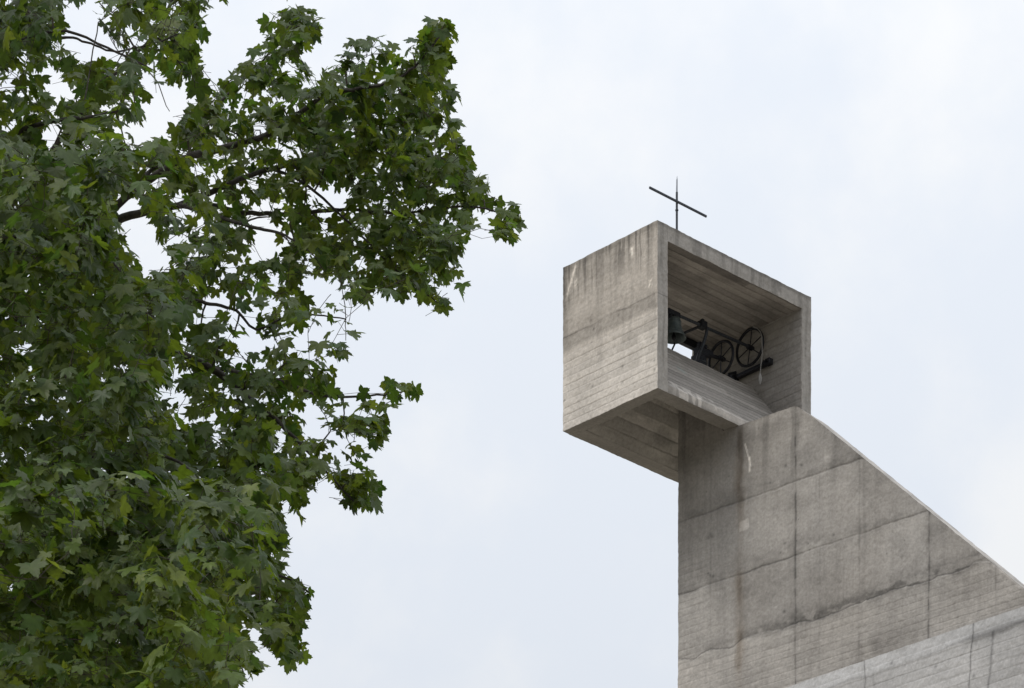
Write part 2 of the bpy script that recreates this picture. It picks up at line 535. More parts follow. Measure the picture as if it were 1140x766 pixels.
hm = MB()  # unseen high ground all round, added to block low skylight under the chamber
na_, nr2 = 160, 14
ta = np.linspace(0, 2 * math.pi, na_, endpoint=False)
ridge = 95 + 110 * np.array([fbm(math.cos(t) * 2.2 + 9, math.sin(t) * 2.2 + 4, o=4) for t in ta])
vs, fs = [], []
for j in range(nr2):
    q = j / (nr2 - 1)
    for i, t in enumerate(ta):
        R = 420 + 420 * q
        z = -8 + (ridge[i] + 8) * ss(0, 1, q) + 10 * (float(vnoise(i * .7, j * .9)) - .5) * q
        vs.append((R * math.sin(t), R * math.cos(t) + 40, z))
for j in range(nr2 - 1):
    for i in range(na_):
        i2 = (i + 1) % na_
        fs.append((j * na_ + i, j * na_ + i2, (j + 1) * na_ + i2, (j + 1) * na_ + i))
hm.add(vs, fs)
tag(hm.build('blocker_hills', BLOCKER, smooth=True), kind='structure')

# ------------------------------------------------------------------ the bell tower
UU = np.array([.7208, .6931, 0]); VV = np.array([-.6931, .7208, 0]); ZV = np.array([0, 0, 1.0])
A0 = np.array([2.793, 80.0, EYE + 37.3])
def loc(u, v, z): return A0 + UU * u + VV * v + ZV * z

W_, D_, H_ = 4.39, 2.58, 3.22        # chamber width, depth, height
TW, TR = .28, .31                     # side wall and roof thickness

th = math.radians(40)
TD = np.array([math.cos(th), -math.sin(th), 0]); TB = np.array([math.sin(th), math.cos(th), 0])
G0 = np.array([4.431, 81.57, EYE + 37.3])
def tow(s, b, z): return G0 + TD * s + TB * b + ZV * z

tower = empty('bell_tower', tuple(tow(2.0, .3, -16.9)))
tag(tower, 'raw board-marked concrete bell tower, open box chamber on a sloping wedge-shaped fin', 'bell tower')

# shaft: a thin fin with a flat head and a long sloped edge
KS = np.array([-1.49, -1.1, -.38, 1.38, 1.75, 2.54, 6.61, 8.0]); KZ = np.array([1.05, 1.05, -.006, -.03, -.33, -1.08, -4.97, -6.3])
topf = lambda a: np.interp(a - 1.49, KS, KZ)
TT = .56
m = MB()
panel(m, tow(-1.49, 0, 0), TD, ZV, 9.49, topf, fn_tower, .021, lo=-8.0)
panel(m, tow(-1.49, 0, 0), TD, ZV, 9.49, -8.0, fn_plain, .3, lo=-19.0)
panel(m, tow(8, 0, 0), TD, ZV, 6, lambda a: -6.3 - .9532 * a, fn_plain, .3, lo=-19.0)
panel(m, tow(-1.49, TT, 0), TD, ZV, 9.49, topf, fn_plain, .06, lo=-19.0, flip=True)
panel(m, tow(8, TT, 0), TD, ZV, 6, lambda a: -6.3 - .9532 * a, fn_plain, .3, lo=-19.0, flip=True)
panel(m, tow(-1.49, TT, 0), -TB, ZV, TT, 1.05, fn_plain, .05, lo=-19.0)
KSall, KZall = np.append(KS, 14.0), np.append(KZ, -12.02)
for i in range(len(KSall) - 1):
    p0, p1 = tow(KSall[i], 0, KZall[i]), tow(KSall[i + 1], 0, KZall[i + 1])
    e = p1 - p0; ln = np.linalg.norm(e)
    panel(m, p0, e / ln, TB, ln, TT, fn_slopetop, .04)
m.build('shaft', CONC, tower)

# side walls of the chamber, full height
def side_wall(u0, outer_fn, inner_fn, first):
    m = MB()
    u1 = u0 + TW
    panel(m, loc(u0, D_, 0), -VV, ZV, D_, H_, outer_fn if first else fn_inner, .021)               # face towards -u
    panel(m, loc(u1, 0, 0), VV, ZV, D_, H_, inner_fn if first else fn_plain, .03)                  # face towards +u
    panel(m, loc(u0, 0, 0), UU, ZV, TW, H_, lambda a, b: fn_frame(a + (0 if first else 4.11), b), .021)
    panel(m, loc(u1, D_, 0), -UU, ZV, TW, H_, fn_plain, .05)
    panel(m, loc(u0, D_, 0), UU, -VV, TW, D_, lambda a, b: fn_band(b, a), .03)
    panel(m, loc(u0, 0, H_), UU, VV, TW, D_, fn_plain, .05)
    m.build('side_wall', CONC, tower)
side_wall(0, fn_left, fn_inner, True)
side_wall(W_ - TW, None, None, False)

SP = W_ - 2 * TW
m = MB()                                                                                             # roof slab
panel(m, loc(TW, -.002, H_ - TR), UU, ZV, SP, TR - .003, lambda a, b: fn_frame(a + TW, b + H_ - TR), .021)
panel(m, loc(TW, D_, H_ - TR), UU, -VV, SP, D_, fn_ceiling, .025)
panel(m, loc(W_ - TW, D_, H_ - TR), -UU, ZV, SP, TR, fn_plain, .05)
panel(m, loc(TW, 0, H_ - .003), UU, VV, SP, D_, fn_plain, .06)
m.build('roof', CONC, tower)

BD, AZ0, AV1, AZ1 = .34, .14, 1.30, 1.745
def incline(v0, sg, outer_fn, inner_fn, rs):
    """an inclined slab across the chamber, rising from the front or the back edge to the ridge under the bells"""
    m = MB()
    vr = AV1 if sg > 0 else AV1 + .02
    e = loc(0, vr, AZ1) - loc(0, v0, AZ0); l = np.linalg.norm(e)
    panel(m, loc(TW, v0, 0), UU, ZV, SP, AZ0, lambda a, b: outer_fn(a, b * .3), rs, flip=sg < 0)
    panel(m, loc(TW, v0, AZ0), UU, e / l, SP, l, outer_fn, rs, flip=sg < 0)
    panel(m, loc(TW, v0, 0), UU, VV * sg, SP, BD, fn_band, .025, flip=sg > 0)
    vi, zi = vr - sg * .02, AZ1 - .30
    e2 = loc(0, vi, zi) - loc(0, v0 + sg * BD, 0); l2 = np.linalg.norm(e2)
    panel(m, loc(TW, v0 + sg * BD, 0), UU, e2 / l2, SP, l2, inner_fn, .03, flip=sg > 0)
    panel(m, loc(TW, vi, zi), UU, ZV, SP, .295, fn_plain, .05, flip=sg > 0)
    m.build('sloped_apron', CONC, tower)
incline(0.0, 1, fn_apron, fn_plain, .021)
incline(D_, -1, fn_plain, fn_under, .04)

m = MB()                                                                                             # pier closing the back of the opening on the right
panel(m, loc(3.66, 2.30, .9), UU, ZV, 4.11 - 3.66, H_ - TR - .9 + .01, fn_inner, .03)
panel(m, loc(3.66, D_ - .004, .9), -VV, ZV, D_ - .004 - 2.30, H_ - TR - .9 + .01, fn_inner, .03)
panel(m, loc(4.11, D_ - .004, .9), -UU, ZV, 4.11 - 3.66, H_ - TR - .9 + .01, fn_plain, .06)
m.build('rear_pier', CONC, tower)

# ------------------------------------------------------------------ church wall in the lower right corner
WD = np.array([-3.99, 3.68, 0]); WD /= np.linalg.norm(WD)
WN = np.array([WD[1], -WD[0], 0])                     # towards the back
W0 = np.array([9.09, 74.0, EYE + 30.63]) - WD * 14.0
wall = empty('church_wall', tuple(W0 + WD * 13 - ZV * 11))
tag(wall, 'pale grey board-marked concrete church wall in the lower right, in front of the sloping fin', 'wall')
m = MB()
panel(m, W0, WD, ZV, 10.0, 0, fn_lowwall, .06, lo=-3.2, flip=True)
panel(m, W0 + WD * 10.0, WD, ZV, 10.5, 0, lambda a, b: fn_lowwall(a + 10.0, b), .022, lo=-3.2, flip=True)
panel(m, W0 + WD * 20.5, WD, ZV, 5.5, 0, lambda a, b: fn_lowwall(a + 20.5, b), .1, lo=-3.2, flip=True)
panel(m, W0, WD, ZV, WALL_L, -3.2, fn_plain, .4, lo=-14, flip=True)
panel(m, W0 + WN * .45, WD, ZV, WALL_L, 0, fn_plain, .2, lo=-14)
panel(m, W0, WN, ZV, .45, 0, fn_plain, .15, lo=-14)
panel(m, W0 + WD * WALL_L, WN, ZV, .45, 0, fn_plain, .15, lo=-14, flip=True)
m.build('wall_slab', CONC, wall)
m = MB()
panel(m, W0, WD, WN, WALL_L, .45, fn_slopetop, .06)
m.build('wall_top', CONC, wall)

# ------------------------------------------------------------------ roof cross
cv = .42
cu = .847 + (cv - .3) * 1.04
cr = empty('roof_cross', tuple(loc(cu, cv, H_)))
tag(cr, 'thin dark metal cross with a needle tip, standing on the chamber roof', 'cross')
zc = 3.964 + (cv - .3) * .737
m = MB(); tube(m, [loc(cu, cv, H_ - .02), loc(cu, cv, zc + .20)], .022, 12); tube(m, [loc(cu, cv, H_ - .005), loc(cu, cv, H_ + .03)], .07, 12)
tube(m, [loc(cu, cv, zc - .16), loc(cu, cv, zc - .14)], .032, 12)
m.build('mast', STEEL, cr)
m = MB(); obox(m, loc(cu, cv - .035, zc - .005), (UU, VV, ZV), (.80, .018, .022)); m.build('crossbar', STEEL, cr)
m = MB(); tube(m, [loc(cu, cv, zc + .19), loc(cu + .004, cv, zc + .44), loc(cu + .008, cv, zc + .52)], [.016, .013, .002], 10); m.build('needle_tip', ZINC, cr)

# ------------------------------------------------------------------ bells and their gear
def wheel(parent, c, axis, R, spokes, rot=0.0):
    m = MB()
    ring(m, c, axis, R - .028, .028, 48, 8, 1.0)
    o = m.build('wheel', IRON, parent, True)
    axis = np.asarray(axis, float)
    a = np.array([0, 0, 1.0]); b = np.cross(axis, a)
    s = MB()
    for k in range(spokes):
        t = rot + 2 * math.pi * k / spokes
        e = math.cos(t) * a + math.sin(t) * b
        tube(s, [np.asarray(c) + e * .03, np.asarray(c) + e * (R - .04)], .012, 6)
    s.build('spokes', IRON, o)
    h = MB(); tube(h, [np.asarray(c) - axis * .06, np.asarray(c) + axis * .06], .05, 14)
    h.build('hub', IRON, o)
    return o

def bell_body(parent, c, R, Hh):
    """c = crown of the bell"""
    prof = [(.02, 0), (R * .38, -.01), (R * .50, -.05 * Hh), (R * .56, -.16 * Hh), (R * .60, -.40 * Hh), (R * .68, -.62 * Hh),
            (R * .82, -.82 * Hh), (R * .97, -.95 * Hh), (R, -Hh), (R * .93, -.985 * Hh), (R * .74, -.80 * Hh), (R * .58, -.5 * Hh),
            (R * .5, -.15 * Hh), (.02, -.08 * Hh)]
    m = MB(); lathe(m, c, ZV, prof, 36)
    ring(m, np.asarray(c) - ZV * .74 * Hh, ZV, R * .765, .008, 36, 6)
    ring(m, np.asarray(c) - ZV * .2 * Hh, ZV, R * .575, .007, 36, 6)
    o = m.build('bell_body', BRONZE, parent, True)
    k = MB()
    p = np.asarray(c)
    tube(k, [p - ZV * .1 * Hh, p - ZV * .75 * Hh, p - ZV * .92 * Hh, p - ZV * 1.02 * Hh, p - ZV * 1.12 * Hh], [.012, .015, .045, .045, .02], 10)
    k.build('clapper', IRON, parent)

# bell on the long upper shaft that carries the big wheel
v1 = 1.25
bu = 1.72
bellA = empty('bell', tuple(loc(bu, v1, 1.97)))
tag(bellA, 'small grey-green bell just behind the left jamb, sharing its shaft with the larger wheel', 'bell')
bell_body(bellA, loc(bu + .03, v1, 2.36), .25, .40)
m = MB(); obox(m, loc(bu, v1, 2.43), (UU, VV, ZV), (.17, .06, .055)); obox(m, loc(bu - .09, v1, 2.37), (UU, VV, ZV), (.02, .05, .06)); obox(m, loc(bu + .1, v1, 2.37), (UU, VV, ZV), (.02, .05, .06))
m.build('headstock', IRON, bellA)
m = MB(); tube(m, [loc(bu - .5, v1, 2.435), loc(4.06, v1, 2.515)], .030, 12)
m.build('shaft', STEEL, bellA)
wheel(bellA, loc(3.95, v1, 2.505), UU, .385, 6, .16)

# second bell, its wheel standing left of the big one, its body sunk behind the apron
v2 = 1.47
b2u = 2.66
bellB = empty('bell', tuple(loc(b2u, v2 + .06, 1.55)))
tag(bellB, 'dark bell half hidden behind the sloped apron, turned by the smaller spoked wheel', 'bell')
bell_body(bellB, loc(b2u + .10, v2 + .06, 1.97), .25, .42)
m = MB(); obox(m, loc(b2u + .10, v2, 2.08), (UU, VV, ZV), (.14, .08, .075)); obox(m, loc(b2u + .02, v2 - .05, 2.19), (UU, VV, ZV), (.05, .05, .05)); obox(m, loc(b2u + .16, v2 - .05, 2.19), (UU, VV, ZV), (.03, .05, .04))
m.build('headstock', IRON, bellB)
m = MB(); tube(m, [loc(b2u, v2, 2.08), loc(3.45, v2, 2.165)], .035, 12); obox(m, loc(2.98, v2, 2.13), (UU, VV, ZV), (.09, .06, .06))
m.build('shaft', IRON, bellB)
wheel(bellB, loc(3.34, v2, 2.16), UU, .355, 6, .05)

# steel frame that carries them
fr = empty('steel_rack', tuple(loc(2.2, 1.9, .2)))
tag(fr, 'dark steel rack of beams and struts inside the open chamber, carrying both bells', 'rack')
m = MB(); obox(m, loc(W_ / 2, 2.44, 2.82), (UU, VV, ZV), (SP / 2 - .01, .06, .075)); m.build('beam', IRON, fr)
m = MB(); obox(m, loc(4.03, 1.28, 2.075), (UU, VV, ZV), (.05, .54, .042)); m.build('beam', IRON, fr)
for vv, hh in ((.78, (.06, .07, .06)), (1.76, (.08, .09, .075))):
    m = MB(); obox(m, loc(4.0, vv, 2.07), (UU, VV, ZV), hh)
    for q in (-1, 1):
        tube(m, [loc(3.93, vv + q * .05, 2.07), loc(3.90, vv + q * .05, 2.07)], .022, 8)
    m.build('bearing_block', IRON, fr)
m = MB(); obox(m, loc(2.57, v1 + .01, 2.495), (UU, VV, ZV), (.085, .075, .07)); obox(m, loc(2.57, v1, 2.58), (UU, VV, ZV), (.035, .035, .03)); m.build('bearing_block', IRON, fr)
m = MB(); tube(m, [loc(2.55, v1 + .04, 2.48), loc(2.50, 1.95, 2.47), loc(2.45, 2.4, 2.70)], [.028, .026, .026], 8); m.build('strut', IRON, fr)
m = MB(); tube(m, [loc(2.70, v1, 2.47), loc(2.70, v1 + .02, 2.36), loc(2.66, v1 + .07, 2.16), loc(2.62, v2 - .08, 1.98), loc(2.60, v2, 1.76)], [.03, .034, .036, .036, .034], 8); m.build('strut', STEEL, fr)
m = MB(); tube(m, [loc(1.95, v1 + .15, 1.99), loc(1.75, v1 + .15, 1.62)], .018, 8); m.build('strut', IRON, fr)
m = MB(); tube(m, [loc(2.83, v2 - .03, 2.10), loc(2.86, v2 - .03, 1.70)], .034, 8); m.build('strut', IRON, fr)
m = MB(); obox(m, loc(2.71, v2 + .04, 1.86), (UU, VV, ZV), (.085, .12, .16)); obox(m, loc(2.68, v2 - .08, 1.80), (UU, VV, ZV), (.10, .05, .06)); m.build('bearing_block', IRON, fr)
m = MB(); tube(m, [loc(3.90, 1.6, 2.10), loc(3.62, 1.52, 1.95), loc(3.55, 1.42, 1.72)], .032, 8); m.build('strut', IRON, fr)

rp = empty('bell_rope', tuple(loc(3.92, .87, 1.7)))
tag(rp, 'pale bell rope hanging from the larger wheel, with a spindle-shaped weight at its end', 'rope')
c2 = loc(3.95, v1, 2.505)
pts = []
for t in (20, 40, 60, 80, 100):
    e = ZV * math.cos(math.radians(t)) - VV * math.sin(math.radians(t))
    pts.append(c2 + e * .375 - UU * .045)
z0 = pts[-1]
pts += [z0 - ZV * .18 - VV * .01, z0 - ZV * .38 + VV * .02, z0 - ZV * .58 + VV * .05]
m = MB(); tube(m, pts, .009, 7); m.build('cord', ROPE, rp)
e0 = pts[-1]
m = MB(); lathe(m, e0, ZV, [(.008, .02), (.02, -.02), (.042, -.08), (.040, -.13), (.018, -.19), (.008, -.22)], 12); m.build('weight', ROPE, rp, True)

# ------------------------------------------------------------------ the maple
OUT = [(-420, -300), (300, -300), (262, -60), (242, -8), (240, 12), (229, 18), (230, 38), (219, 52), (230, 88), (222, 106), (196, 110), (176, 118), (164, 110),
       (163, 150), (174, 166), (190, 150), (189, 138), (214, 127), (224, 112), (250, 90), (284, 50), (296, 22), (320, 8), (350, 9), (362, 30), (368, 58), (378, 54),
       (392, 47), (402, 50), (420, 38), (440, 35), (468, 42), (472, 20), (495, 13), (512, 28), (508, 45), (490, 52), (500, 68), (502, 98), (518, 115), (514, 138),
       (508, 150), (520, 165), (540, 195), (551, 226), (572, 221), (584, 250), (578, 272), (560, 272), (548, 247), (530, 240), (526, 275), (512, 300), (517, 328),
       (497, 346), (478, 349), (463, 326), (440, 333), (425, 323), (413, 341), (396, 346), (380, 326), (365, 318), (345, 310), (332, 309), (333, 329), (350, 344),
       (372, 338), (393, 341), (399, 372), (396, 400), (398, 412), (386, 426), (392, 441), (420, 428), (468, 432), (466, 442), (445, 455), (432, 466), (430, 490),
       (426, 510), (405, 515), (413, 530), (426, 549), (420, 563), (402, 580), (386, 558), (375, 545), (358, 528), (350, 536), (345, 556), (335, 579), (325, 571),
       (316, 546), (309, 560), (315, 590), (323, 600), (318, 640), (330, 650), (353, 652), (350, 671), (342, 690), (336, 705), (343, 741), (330, 749), (306, 731),
       (288, 716), (279, 722), (279, 735), (301, 745), (285, 753), (270, 756), (262, 767), (235, 850), (200, 1100), (-420, 1100)]
HOLES = [[(68, 15), (85, 3), (96, 12), (113, 20), (119, 45), (133, 58), (128, 72), (105, 66), (85, 69), (70, 48)],
         [(52, 95), (76, 88), (86, 98), (80, 111), (65, 115), (62, 131), (52, 110)],
         [(40, 148), (55, 139), (73, 155), (62, 171), (46, 165)],
         [(122, 217), (150, 210), (156, 245), (173, 258), (173, 280), (168, 310), (157, 310), (155, 280), (135, 262), (130, 240)],
         [(278, 254), (286, 240), (322, 250), (300, 262), (316, 285), (312, 293), (288, 289)],
         [(228, 330), (255, 335), (250, 350), (230, 346)], [(268, 378), (293, 375), (296, 388), (285, 396), (271, 391)],
         [(317, 375), (333, 378), (328, 387)], [(355, 371), (366, 385), (360, 393)], [(303, 481), (321, 488), (315, 498), (305, 491)],
         [(252, 396), (272, 404), (258, 413)], [(340, 212), (376, 206), (372, 226), (350, 228)], [(340, 230), (384, 238), (378, 248), (345, 240)],
         [(250, 689), (286, 699), (292, 716), (284, 738), (274, 722), (268, 705)], [(160, 198), (176, 196), (178, 206), (162, 208)],
         [(270, 340), (283, 345), (280, 356), (272, 352)], [(345, 274), (356, 278), (350, 290)], [(470, 95), (480, 98), (474, 104)],
         [(480, 175), (486, 180), (482, 188)], [(135, 137), (146, 154), (156, 163), (138, 158)]]

def inside(px, py, poly):
    c = np.zeros(np.shape(px), bool)
    j = len(poly) - 1
    for i in range(len(poly)):
        xi, yi = poly[i]; xj, yj = poly[j]
        if yi != yj:
            c ^= ((yi > py) != (yj > py)) & (px < (xj - xi) * (py - yi) / (yj - yi) + xi)
        j = i
    return c

def in_crown(px, py):
    m = inside(px, py, OUT)
    for h in HOLES: m &= ~inside(px, py, h)
    return m

SPARSE = [(120, 185), (330, 185), (420, 225), (420, 330), (345, 420), (250, 430), (170, 385), (135, 300)]
def topx(P):
    P = np.asarray(P)
    return CX + FPX * P[..., 0] / P[..., 1], HOR - FPX * (P[..., 2] - EYE) / P[..., 1]

tx, ty = -5.3, 27.0
tz = float(ground_z(tx, ty))
maple = empty('maple_tree', (tx, ty, tz))
tag(maple, 'leafy green maple reaching in from the left, dark against the pale sky', 'tree')

def smooth_path(pts, k=5):
    pts = [np.asarray(p, float) for p in pts]
    out = []
    for i in range(len(pts) - 1):
        p0, p1, p2, p3 = pts[max(i - 1, 0)], pts[i], pts[i + 1], pts[min(i + 2, len(pts) - 1)]
        for q in range(k):
            t = q / k
            out.append(.5 * ((2 * p1) + (-p0 + p2) * t + (2 * p0 - 5 * p1 + 4 * p2 - p3) * t * t + (-p0 + 3 * p1 - 3 * p2 + p3) * t ** 3))
    out.append(pts[-1])
    return out

m = MB()
trunk = smooth_path([(tx, ty, tz - .2), (tx + .1, ty, tz + 3), (tx - .05, ty + .1, 8), (tx + .2, ty, 12), (tx + .1, ty + .1, 16), (tx + .2, ty, 20)], 6)
rad = np.interp(np.linspace(0, 1, len(trunk)), [0, .06, .3, 1], [.46, .36, .28, .05])
tube(m, trunk, list(rad), 14)
m.build('trunk', BARK, maple, True)

LIMBS = [  # (px, py, distance) points, start radius, end radius
    ([(-340, 470, 27), (-120, 370, 27.5), (0, 315, 27.8), (95, 262, 28), (145, 240, 28), (200, 228, 28), (255, 205, 28)], .055, .020, None),
    ([(100, 258, 28), (150, 212, 27.8), (200, 179, 27.6), (239, 167, 27.6), (286, 154, 27.5), (312, 143, 27.5), (346, 117, 27.4), (367, 103, 27.4), (398, 99, 27.3), (434, 91, 27.2), (462, 74, 27.2), (492, 36, 27.2)], .034, .007, None),
    ([(150, 212, 27.8), (182, 174, 28.4), (215, 143, 28.6), (247, 112, 28.7), (285, 75, 28.8), (312, 45, 28.8), (325, 20, 28.8)], .018, .005, None),
    ([(200, 228, 28), (234, 238, 27.7), (276, 252, 27.4), (312, 260, 27.3), (340, 275, 27.2)], .022, .006, None),
    ([(200, 228, 28), (238, 229, 28.2), (273, 237, 28.4), (323, 238, 28.5), (367, 234, 28.5), (398, 234, 28.4), (450, 238, 28.4), (520, 230, 28.4), (570, 240, 28.4)], .024, .006, None),
    ([(255, 205, 28), (300, 188, 28.3), (360, 175, 28.6), (430, 165, 28.7), (500, 180, 28.7), (535, 210, 28.7)], .022, .006, None),
    ([(300, 188, 28.3), (340, 205, 28.0), (400, 260, 27.8), (440, 300, 27.7), (485, 335, 27.7)], .014, .005, None),
    ([(-280, 560, 27), (-80, 420, 26), (60, 340, 25.8), (157, 351, 25.8), (178, 378, 25.8), (198, 393, 25.8), (235, 410, 25.9), (285, 450, 26), (310, 470, 26), (342, 502, 26), (395, 560, 26)], .06, .006, None),
    ([(150, 335, 26.4), (200, 333, 26.5), (229, 337, 26.5), (263, 346, 26.6), (286, 367, 26.6), (330, 350, 26.6), (385, 355, 26.7)], .018, .005, None),
    ([(235, 410, 25.9), (300, 420, 26.3), (360, 440, 26.5), (420, 440, 26.6), (455, 434, 26.6)], .016, .005, None),
    ([(-300, 800, 26), (-60, 700, 25), (60, 655, 24.5), (180, 640, 24.4), (240, 668, 24.4), (290, 690, 24.4), (330, 735, 24.4)], .035, .006, None),
    ([(180, 640, 24.4), (250, 620, 24.8), (310, 640, 25), (345, 660, 25)], .016, .005, None),
    ([(-300, 620, 25), (-90, 560, 23.6), (40, 520, 23.5), (140, 505, 23.4), (200, 515, 23.3), (240, 560, 23.2)], .026, .006, None),
    ([(-300, 420, 25), (-90, 330, 23), (20, 262, 22.6), (60, 258, 22.6), (102, 269, 22.6), (150, 320, 22.6)], .022, .006, None),
    ([(-330, 250, 26), (-120, 140, 25), (-20, 70, 24.5), (60, 34, 24.5), (130, 58, 24.5), (175, 80, 24.5)], .018, .005, None),
    ([(-330, 150, 27), (-100, 60, 27), (60, 42, 27), (95, 47, 27), (131, 57, 27), (180, 45, 27), (220, 30, 27)], .012, .005, None),
    ([(-300, 330, 26), (-60, 190, 24), (40, 140, 23.5), (100, 130, 23.5), (150, 120, 23.5)], .024, .006, None),
    ([(-300, 900, 24), (-80, 810, 22.6), (30, 760, 22.5), (110, 735, 22.4), (170, 745, 22.4), (230, 770, 22.3)], .024, .006, None),
    ([(0, 315, 27.8), (40, 200, 27.8), (110, 100, 27.8), (170, 40, 27.8), (200, -20, 27.8)], .03, .006, None),
    ([(90, 130, 23.6), (110, 25, 23.8)], .006, .004, None),
]
SK, SKR = [], []
for pts, r0, r1, _ in LIMBS:
    path = smooth_path([at(*p) for p in pts], 6)
    path = [p + (RNG.rand(3) - .5) * .010 for p in path]
    m = MB()
    rr = np.linspace(r0, r1, len(path)) * .82
    tube(m, path, list(rr), 8)
    m.build('bough', BARK, maple, True)
    SK += path; SKR += list(rr)
SK = np.array(SK)
# boughs reach the trunk
m = MB()
for pts, r0, r1, _ in LIMBS:
    if pts[0][0] < -200:
        p = at(*pts[0])
        q = np.array([tx + .1, ty, p[2] - 1.2])
        tube(m, smooth_path([q, q * .45 + p * .55 + np.array([0, 0, .15]), p], 4), list(np.linspace(r0 * 1.6, r0, 9)), 8)
m.build('bough', BARK, maple, True)

# ---- leaf outline: five pointed lobes
half = [(0, 1.0), (6, .86), (13, .86), (15, .76), (23, .66), (29, .54), (36, .66), (40, .84), (47, .82), (53, 1.0), (59, .82), (66, .82), (69, .70), (78, .62),
        (86, .52), (95, .60), (103, .72), (112, .82), (117, .66), (128, .60), (140, .48), (158, .36), (172, .22)]
ang = np.array([a for a, r in half] + [180] + [360 - a for a, r in half[:0:-1]], float)
rr_ = np.array([r for a, r in half] + [.10] + [r for a, r in half[:0:-1]])
LX = np.append(0, rr_ * np.sin(np.radians(ang)))
LY = np.append(0, rr_ * np.cos(np.radians(ang)))
NL = len(LX)
LF = np.array([(0, i, i + 1) for i in range(1, NL - 1)] + [(0, NL - 1, 1)])

cl_P, cl_size = [], []
def scatter(n, x0, x1, y0, y1, d0, d1, size, poly_only=True, spread=1.0):
    k = 0
    while k < n:
        px = x0 + RNG.rand(n * 3) * (x1 - x0); py = y0 + RNG.rand(n * 3) * (y1 - y0)
        ok = in_crown(px, py)
        for a_, b_ in zip(px[ok], py[ok]):
            if k >= n: break
            d = d0 + (d1 - d0) * RNG.rand()
            cl_P.append(at(a_, b_, d)); cl_size.append(size * (.85 + .3 * RNG.rand()))
            k += 1

# crown in view: the far boughs, the middle, the near hanging sprays, then the part outside the picture
scatter(292, 170, 585, 0, 350, 27.1, 29.4, 0.0672)
scatter(127, 300, 585, 20, 340, 27.0, 29.0, 0.0656)
scatter(337, 60, 470, 300, 780, 25.2, 27.4, 0.0672)
scatter(225, 140, 360, 480, 770, 23.9, 26.0, 0.0656)
scatter(202, -60, 240, -40, 330, 23.0, 28.2, 0.0689)
scatter(600, -60, 185, 150, 790, 20.8, 24.2, 0.069)
scatter(250, -60, 300, 540, 800, 19.6, 22.8, 0.071)
scatter(180, -60, 150, 300, 800, 24.5, 29.0, 0.0656)
scatter(120, -60, 110, -40, 300, 23.5, 29.0, 0.0656)
scatter(630, -420, -40, -300, 1000, 21.0, 31.0, 0.082)
scatter(240, -420, 280, -300, -40, 23.0, 30.0, 0.0738)
TIP0 = len(cl_P)
# tips of single sprays that stand out of the outline
for px, py, d in ((572, 236, 28.4), (570, 258, 28.4), (492, 30, 27.2), (484, 42, 27.2), (322, 22, 28.8), (345, 25, 28.8), (452, 436, 26.6), (430, 445, 26.6), (461, 435, 26.6), (445, 440, 26.6), (440, 447, 26.6), (575, 245, 28.4), (565, 262, 28.4), (495, 25, 27.2),
                  (405, 562, 26), (412, 545, 26), (335, 668, 25), (330, 730, 24.4), (332, 560, 26), (500, 325, 27.7), (488, 338, 27.7), (385, 385, 26.7), (222, 30, 27), (215, 95, 26)):
    cl_P.append(at(px, py, d)); cl_size.append(.066)
cl_P = np.array(cl_P); cl_size = np.array(cl_size)

